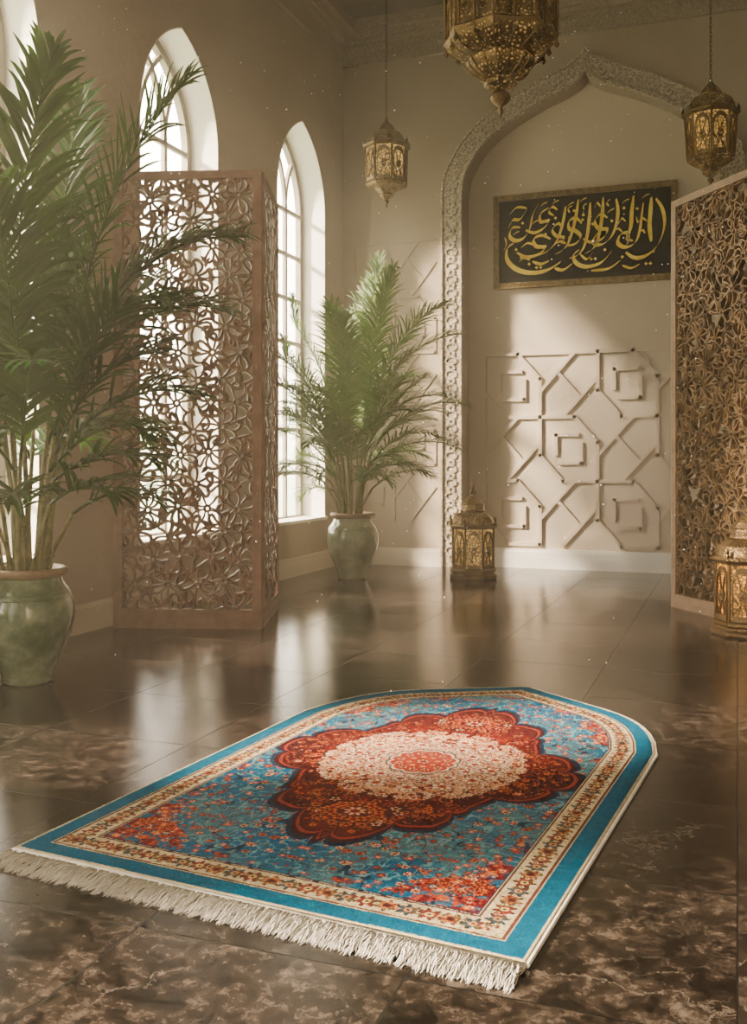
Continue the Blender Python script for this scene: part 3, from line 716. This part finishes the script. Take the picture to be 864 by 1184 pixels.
fieldc=np.array(lin(70,124,138)); fieldb=np.array(lin(2,98,136))
mixf=np.clip((n1-.25)*2.6,0,1)[...,None]
Cc[:]=fieldc*(1-mixf)+fieldb*mixf
inn=D>.155
setc(inn&(np.abs(n2-.5)<.05),(112,156,162)); setc(inn&(np.abs(n3-.5)<.035)&(n1<.5),(120,64,66)); setc(inn&(np.abs(n4-.42)<.022),NAVY)
a=np.abs(S)
cor=[((.52,.16),.19),((.38,.19),.08),((.52,.36),.08),((.53,.54),.05),((.52,1.62),.09),((.44,1.77),.08),((.26,1.97),.06),((.54,1.38),.05),((.53,.80),.05)]
span=np.zeros(S.shape,bool)
for (cs,ct),rr in cor:
    th=np.arctan2(T-ct,a-cs); rd=np.hypot(a-cs,T-ct); span|=rd<rr*(.82+.18*np.abs(np.sin(4*th)))*(0.75+.5*vnoise(a,T,18,9))
span&=inn
setc(span&(n2>.56),(120,30,36)); setc(span&(n3>.76),(176,78,58)); setc(span&(np.abs(n2-.52)<.04),(10,64,100))
def flower(cs,ct,r,n,c1,c2,rot=0,dark=None):
    i0=int((cs-r+HWD)/(2*HWD)*(NX-1)); i1=int((cs+r+HWD)/(2*HWD)*(NX-1))+2
    i0=max(i0,0); i1=min(i1,NX); 
    if i1<=i0: return
    tc=min(tt[i0],tt[i1-1]); tc2=max(tt[i0],tt[i1-1])
    j0=max(int((ct-r)/tc2*(NY-1))-1,0); j1=min(int((ct+r)/tc*(NY-1))+2,NY)
    if j1<=j0: return
    s=S[i0:i1,j0:j1]-cs; t=T[i0:i1,j0:j1]-ct; rd=np.hypot(s,t); th=np.arctan2(t,s)+rot
    shp=r*(.72+.28*np.cos(n*th)); W=Cc[i0:i1,j0:j1]
    if dark is not None: W[rd<shp]=lin(*dark)
    W[rd<shp*(.8 if dark is not None else 1)]=lin(*c1)
    W[rd<r*.36]=lin(*c2); W[rd<r*.15]=lin(*(c1 if dark is None else dark))
def scroll(cs,ct,r,c,rot,sg,th_=.0035):
    """a curling vine: arc of shrinking radius drawn as small discs"""
    for q in range(26):
        t=q/25*5.2; rr=r*(1-t/6.4)
        flower(cs+rr*math.cos(rot+sg*t),ct+rr*math.sin(rot+sg*t),th_,1,c,c)
rnd=random.Random(11)
RED=(136,24,28); CORAL=(186,72,54); ORG=(212,116,62); PALE=(226,184,148); DUST=(126,58,62)
def sym(cs,ct,*args):
    flower(cs,ct,*args); flower(-cs,ct,*args)
CT0=1.10
QA=np.radians(np.arange(0,91,5)); QR=np.interp(QA,np.radians([0,10,20,28,35,42,50,58,64,70,76,82,90]),[.495,.50,.47,.46,.435,.41,.43,.52,.565,.57,.60,.665,.755])
def medr(s,t):
    th=np.arctan2(np.abs(t-CT0),np.abs(s))
    ph=np.interp(th,QA,np.cumsum(np.hypot(QR,np.gradient(QR,QA)))*np.radians(5))   # roughly even lobes along the outline
    base=np.interp(th,QA,QR)*(1+.12*(np.abs(np.sin(ph*15.0+.9))**.5-.75))
    return np.hypot(s,t-CT0)/base
for _ in range(90):
    s=rnd.uniform(.03,.48); t=rnd.uniform(.2,2.0); ro_=rnd.uniform(0,6); r_=rnd.uniform(.025,.045)
    scroll(s,t,r_,(118,160,166),ro_,1,.003); scroll(-s,t,r_,(118,160,166),PI-ro_,-1,.003)
for _ in range(2700):
    s=rnd.uniform(0,.5); t=rnd.uniform(.17,2.1)
    if s>HWD-.17: continue
    inspan=any(math.hypot(s-c[0],t-c[1])<rr for c,rr in cor)
    if inspan: c1,c2=rnd.choice([(RED,ORG),(CORAL,(90,22,36)),(ORG,RED),(CORAL,PALE),(ORG,PALE),((20,90,124),PALE)]); r=rnd.uniform(.009,.022)
    else:
        if rnd.random()<.22: c1,c2=rnd.choice([(CORAL,PALE),(RED,ORG)]); r=rnd.uniform(.007,.014)
        else: c1,c2=rnd.choice([(DUST,CORAL),((100,160,170),DUST),((120,168,172),NAVY),((40,140,160),NAVY),(NAVY,(120,166,176)),((72,138,152),NAVY)]); r=rnd.uniform(.004,.009)
    sym(s,t,r,rnd.choice((5,6,8)),c1,c2,rnd.uniform(0,3), (70,16,34) if inspan and r>.016 else None)
for _ in range(150):
    s=rnd.uniform(0,.5); t=rnd.uniform(.2,2.1)
    sym(s,t,rnd.uniform(.013,.019),6,*rnd.choice([(CORAL,PALE),(ORG,RED),(PALE,CORAL)]),rnd.uniform(0,3),(30,44,70))
MR=medr(S,T); inn=D>.155
setc((MR<1.05)&inn,NAVY); setc(MR<1.018,(66,10,20)); 
b1=MR<.95; mx=np.clip(vnoise(a,T,7,21)*1.8-.6,0,1)[...,None]
edge=np.clip((MR-.5)/.45,0,1)[...,None]
colr=np.array(lin(98,12,18))*(1-mx)+np.array(lin(134,34,26))*mx; colr=colr*(1-.5*edge)
Cc[b1]=colr[b1]
setc((MR<.985)&(MR>.962),(150,56,44))
setc(b1&(np.abs(n2-.5)<.05),(40,10,24)); setc(b1&(np.abs(n3-.55)<.035)&(n4>.5),(190,96,58))
for _ in range(70):
    s=rnd.uniform(.02,.45); t=rnd.uniform(.4,1.8)
    if float(medr(np.array(s),np.array(t)))>.84: continue
    ro_=rnd.uniform(0,6); r_=rnd.uniform(.022,.04); c_=rnd.choice([(204,124,80),(58,14,30),(190,90,60)])
    scroll(s,t,r_,c_,ro_,1); scroll(-s,t,r_,c_,PI-ro_,-1)
for _ in range(620):
    s=rnd.uniform(0,.48); t=rnd.uniform(.34,1.86); m=float(medr(np.array(s),np.array(t)))
    if m>.92: continue
    c1,c2=rnd.choice([((70,12,26),ORG),(RED,PALE),(ORG,(86,20,32)),(ORG,(74,14,30)),((46,14,34),CORAL),(RED,ORG),((60,14,30),RED)]) 
    sym(s,t,rnd.uniform(.006,.016),rnd.choice((5,6,8)),c1,c2,rnd.uniform(0,3))
for _ in range(46):
    s=rnd.uniform(0,.45); t=rnd.uniform(.4,1.8)
    if float(medr(np.array(s),np.array(t)))>.86: continue
    sym(s,t,rnd.uniform(.020,.028),rnd.choice((6,8)),*rnd.choice([(ORG,RED),(CORAL,PALE),((222,150,100),RED)]),rnd.uniform(0,3),(56,12,26))
for ct in (.60,1.60):
    for k in range(18):
        an=2*PI*k/18; flower(.125*math.cos(an),ct+.10*math.sin(an),.021,5,rnd.choice((PALE,ORG,ORG,CORAL)),(84,18,32),an,(60,14,30))
    for k in range(10):
        an=2*PI*k/10; flower(.072*math.cos(an),ct+.06*math.sin(an),.028,5,ORG,RED,an,(86,24,34))
    flower(0,ct,.042,8,PALE,RED,0,(110,30,34))
for k in range(44):
    an=2*PI*k/44; q=.80*float(np.interp(math.atan2(abs(math.sin(an)),abs(math.cos(an))),QA,QR))
    flower(q*math.cos(an),CT0+q*math.sin(an),.016,6,ORG,(74,18,30),an,(50,14,26))
rc=np.hypot(S,(T-CT0)/1.12); th=np.arctan2(T-CT0,S)
lob=lambda n,p_:(1-p_+p_*np.abs(np.cos(n*th))**.6)
setc((rc<.30*lob(8,.14))&(n2>.40),(196,128,92)); setc((rc<.30*lob(8,.14))&(np.abs(n2-.45)<.05),(134,44,38))
for k in range(420):
    an=rnd.uniform(0,PI/2); rad=.12+.21*rnd.random()
    c1,c2=rnd.choice([((230,212,184),CORAL),((226,190,156),RED),((230,212,184),(176,84,62)),(PALE,ORG)])
    r_=rnd.uniform(.009,.018)
    for sx in (-1,1):
        for sy in (-1,1): flower(sx*rad*math.cos(an),CT0+sy*1.12*rad*math.sin(an),r_,rnd.choice((5,6)),c1,c2,an*sx,(126,44,40) if k%2 else None)
for k in range(20):
    an=2*PI*k/20; flower(.292*math.cos(an),CT0+1.12*.292*math.sin(an),.028,6,(228,184,142),(160,54,42),an,(104,26,32))
for k in range(14):
    an=2*PI*k/14; flower(.232*math.cos(an),CT0+1.12*.232*math.sin(an),.042,6,(236,220,192),(196,98,66),an,(126,44,40))
for k in range(14):
    an=2*PI*(k+.5)/14; flower(.168*math.cos(an),CT0+1.12*.168*math.sin(an),.035,8,(236,220,194),(170,60,50),an,(126,48,44))
setc(rc<.122*lob(6,.14),(50,88,104)); setc(rc<.115*lob(6,.14),(226,196,166)); setc(rc<.106*lob(6,.14),(176,66,54))
for k in range(12):
    an=2*PI*k/12; flower(.078*math.cos(an),CT0+.088*math.sin(an),.020,5,(228,184,148),RED,an,(110,30,36))
for k in range(8):
    an=2*PI*(k+.5)/8; flower(.046*math.cos(an),CT0+.052*math.sin(an),.019,5,ORG,PALE,an,(120,32,38))
flower(0,CT0,.028,6,PALE,(150,40,46),0,(110,26,38))
bord=lambda lo,hi:(D>=lo)&(D<hi)
setc(bord(0,.155),CREAM)
setc(bord(.010,.063),TEAL); tb=bord(.016,.057)
setc(tb&(np.abs(n2-.5)<.03),(18,114,142))
setc(bord(.067,.0730),(110,66,54)); setc(bord(.0730,.143),(208,192,158)); setc(bord(.143,.149),(94,56,54)); 
setc(bord(.151,.155),NAVY); setc(bord(.076,.140)&(np.abs(n3-.5)<.03),(150,124,80))
pp=poly; per=[0]
for i in range(len(pp)): per.append(per[-1]+math.dist(pp[i],pp[(i+1)%len(pp)]))
t=.02; kk=0
while t<per[-1]:
    for i in range(len(pp)):
        if per[i+1]>=t: break
    f=(t-per[i])/(per[i+1]-per[i]+1e-9); aa=pp[i]; bb=pp[(i+1)%len(pp)]
    ex,ey=(bb[0]-aa[0]),(bb[1]-aa[1]); le=math.hypot(ex,ey) or 1
    nx,ny=-ey/le,ex/le
    wob=.016*math.sin(kk*PI/4)
    qx,qy=aa[0]+ex*f+nx*(.108+wob),aa[1]+ey*f+ny*(.108+wob)
    i_=int(round((qx+HWD)/(2*HWD)*(NX-1)))
    if 0<=i_<NX:
        j_=int(round(qy/tt[i_]*(NY-1)))
        if 0<=j_<NY and abs(D[i_,j_]-.108-wob)<.012:
            if kk%8 in (2,6):
                c1,c2=[((140,46,46),(220,190,130)),((190,120,70),(96,42,40)),((46,84,100),(206,150,100))][(kk//4)%3]
                qx-=nx*wob*1.0; qy-=ny*wob*1.0
                flower(qx,qy,.029,6,c1,c2,kk,(60,44,48))
            elif kk%8 in (0,4): flower(qx,qy,.017,5,[(168,70,54),(120,96,60)][(kk//4)%2],(226,200,150),kk,(80,56,50))
            else:
                flower(qx,qy,.0085,3,(112,100,66),(112,100,66),kk)
                flower(qx-2*nx*wob,qy-2*ny*wob,.0075,4,(150,70,56),(90,50,44),kk)
    t+=.0125; kk+=1
Cc*= (0.80+.40*np.random.rand(*S.shape))[...,None]
Cc*= (0.86+.28*vnoise(S,T,60,44))[...,None]
Z=.011+np.random.rand(*S.shape)*.0018; Z[[0,-1],:]=.004; Z[:,[0,-1]]=.004
verts=np.stack([S,T,Z],-1).reshape(-1,3)
ii,jj=np.meshgrid(np.arange(NX-1),np.arange(NY-1),indexing='ij'); q=(ii*NY+jj).ravel()
faces=np.stack([q,q+NY,q+NY+1,q+1],-1)
me=bpy.data.meshes.new('woven_pile'); me.vertices.add(len(verts)); me.vertices.foreach_set('co',verts.ravel().astype(np.float32))
me.loops.add(faces.size); me.loops.foreach_set('vertex_index',faces.ravel().astype(np.int32))
me.polygons.add(len(faces)); me.polygons.foreach_set('loop_start',np.arange(0,faces.size,4,dtype=np.int32))
me.update(calc_edges=True); me.validate()
at=me.color_attributes.new('weave','FLOAT_COLOR','POINT')
at.data.foreach_set('color',np.concatenate([Cc.reshape(-1,3),np.ones((len(verts),1))],1).astype(np.float32).ravel())
m,nt,b=mat('woven_wool')
at_=N(nt,'ShaderNodeVertexColor'); at_.layer_name='weave'
tc=N(nt,'ShaderNodeTexCoord'); nz=N(nt,'ShaderNodeTexNoise',Scale=420,Detail=2); nt.links.new(tc.outputs['Object'],nz.inputs['Vector'])
rr=ramp(nt,[(.3,(.72,.72,.72)),(.7,(1.15,1.15,1.15))],nz.outputs[0])
mm=N(nt,'ShaderNodeMix',data_type='RGBA',blend_type='MULTIPLY'); mm.inputs[0].default_value=1; nt.links.new(at_.outputs[0],mm.inputs[6]); nt.links.new(rr,mm.inputs[7]); nt.links.new(mm.outputs[2],b.inputs['Base Color'])
b.inputs['Roughness'].default_value=.95; b.inputs['Specular IOR Level'].default_value=.1; b.inputs['Sheen Weight'].default_value=.03
bp=N(nt,'ShaderNodeBump',Strength=.5,Distance=.002); nt.links.new(nz.outputs[0],bp.inputs['Height']); nt.links.new(bp.outputs[0],b.inputs['Normal'])
me.materials.append(m)
rug=empty('prayer_rug',(rx,ry,0),'blue and red medallion prayer rug with pointed top and white fringe on the marble floor','rug',None,rug_rot)
po=bpy.data.objects.new('woven_pile',me); COL.objects.link(po); po.parent=rug
ring=[(-HWD,0),(HWD,0)]+[(sv[i],tt[i]) for i in range(NX-1,-1,-12)]+[(-HWD,tt[0])]
mb=MB(); mb.prism([(x_*1.004,y_*1.002) for x_,y_ in ring],[],.0005,.005,lambda a,b,c:(a,b,c))
mb.tube([(x_*1.003,y_*1.001,.006) for x_,y_ in ring[1:]],.0055,6)
mb.build('edge_binding',M_fringe,rug)
mb=MB(); mb.box((-HWD,-.018,.001),(HWD,.002,.011)); 
NF=1700; rf=random.Random(5)
for i in range(NF):
    s=-HWD+(i+.5)/NF*2*HWD; ci=i//13; cl_=-HWD+(ci+.5)*13/NF*2*HWD
    L_=.084+.006*math.sin(ci*1.7)+rf.uniform(-.014,.010); g=rf.uniform(.0,.5); dx=rf.uniform(-.009,.009)+.005*math.sin(ci*2.3)
    ph=rf.uniform(0,6); z0=rf.uniform(.004,.013)
    pts=[]
    for j in range(6):
        f=j/5; pts.append((s+(cl_-s)*g*math.sin(f*PI*.6)+dx*f+.003*math.sin(ph+f*7),-.014-L_*f,max(.0018,z0*(1-f*.6)+.006*math.sin(f*PI)*rf.random())))
    mb.tube(pts,[.0015,.0015,.0014,.0013,.0012,.0006],3)
fo=mb.build('fringe',M_fringe,rug,smooth=True); 

# ---------------------------------------------------------------- haze in the air, reaching past the shell on every side
mb=MB(); mb.box((U0-1.2,VB-.4,-.4),(UR+.5,VN+.6,ZC+.5))
hz=mb.build('haze',None); m=bpy.data.materials.new('warm_haze'); m.use_nodes=True; nt=m.node_tree; nt.nodes.clear()
vs_=nt.nodes.new('ShaderNodeVolumeScatter'); vs_.inputs['Color'].default_value=(1,.90,.76,1); vs_.inputs['Density'].default_value=.033; vs_.inputs['Anisotropy'].default_value=.5
oo=nt.nodes.new('ShaderNodeOutputMaterial'); nt.links.new(vs_.outputs[0],oo.inputs['Volume']); hz.data.materials.append(m)
hz['kind']='structure'
# floating dust specks inside the haze
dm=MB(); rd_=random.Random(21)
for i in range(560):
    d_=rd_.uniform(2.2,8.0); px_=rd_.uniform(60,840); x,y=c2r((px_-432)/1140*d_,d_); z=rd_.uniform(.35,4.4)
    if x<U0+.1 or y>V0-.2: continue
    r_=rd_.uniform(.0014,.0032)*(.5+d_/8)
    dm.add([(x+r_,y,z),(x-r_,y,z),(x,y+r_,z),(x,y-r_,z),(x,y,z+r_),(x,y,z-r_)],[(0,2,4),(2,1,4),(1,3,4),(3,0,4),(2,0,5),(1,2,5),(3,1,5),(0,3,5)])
md,ntd,bd=mat('self_lit_dust'); bd.inputs['Base Color'].default_value=(1,.95,.85,1); bd.inputs['Emission Color'].default_value=(1,.88,.68,1); bd.inputs['Emission Strength'].default_value=1.0  # specks emit on their own, standing in for sunlight catching them
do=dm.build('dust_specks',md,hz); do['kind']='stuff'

# ---------------------------------------------------------------- light
w=bpy.data.worlds.new('World'); bpy.context.scene.world=w; w.use_nodes=True; nt=w.node_tree; nt.nodes.clear()
tc=nt.nodes.new('ShaderNodeTexCoord'); sp=nt.nodes.new('ShaderNodeSeparateXYZ'); nt.links.new(tc.outputs['Generated'],sp.inputs[0])
mr=nt.nodes.new('ShaderNodeMapRange'); mr.inputs[1].default_value=.15; mr.inputs[2].default_value=-.45; mr.inputs[3].default_value=.38; mr.inputs[4].default_value=11; nt.links.new(sp.outputs[0],mr.inputs[0])
nz=nt.nodes.new('ShaderNodeTexNoise'); nz.inputs['Scale'].default_value=9; nz.inputs['Detail'].default_value=6; nt.links.new(tc.outputs['Generated'],nz.inputs[0])
ad=nt.nodes.new('ShaderNodeMath'); ad.operation='MULTIPLY_ADD'; ad.inputs[1].default_value=.35; nt.links.new(nz.outputs[0],ad.inputs[0]); nt.links.new(sp.outputs[2],ad.inputs[2])
rc_=nt.nodes.new('ShaderNodeValToRGB'); e=rc_.color_ramp.elements; e[0].position=.15; e[0].color=(.50,.50,.32,1); e[1].position=.34; e[1].color=(1,.87,.70,1)
nt.links.new(ad.outputs[0],rc_.inputs[0])
bg=nt.nodes.new('ShaderNodeBackground'); nt.links.new(rc_.outputs[0],bg.inputs[0]); nt.links.new(mr.outputs[0],bg.inputs[1])
wo_=nt.nodes.new('ShaderNodeOutputWorld'); nt.links.new(bg.outputs[0],wo_.inputs[0])
sun=bpy.data.lights.new('sun','SUN'); sun.energy=27; sun.angle=math.radians(7); sun.color=(1,.82,.60)
so=bpy.data.objects.new('sun',sun); COL.objects.link(so)
so.rotation_euler=Vector((2.0,1.15,-1.3)).to_track_quat('-Z','Y').to_euler(); so.location=(-6,4,6)
cam=bpy.data.cameras.new('Camera'); co=bpy.data.objects.new('Camera',cam); COL.objects.link(co)
co.location=(0,0,1); co.rotation_euler=(PI/2,0,TH); cam.sensor_fit='VERTICAL'; cam.sensor_height=36; cam.lens=1140/1184*36; cam.shift_y=-62/1184
cam.clip_start=.05
bpy.context.scene.camera=co
sc=bpy.context.scene
sc.view_settings.view_transform='AgX'; sc.view_settings.look='AgX - Medium High Contrast'; sc.view_settings.exposure=0
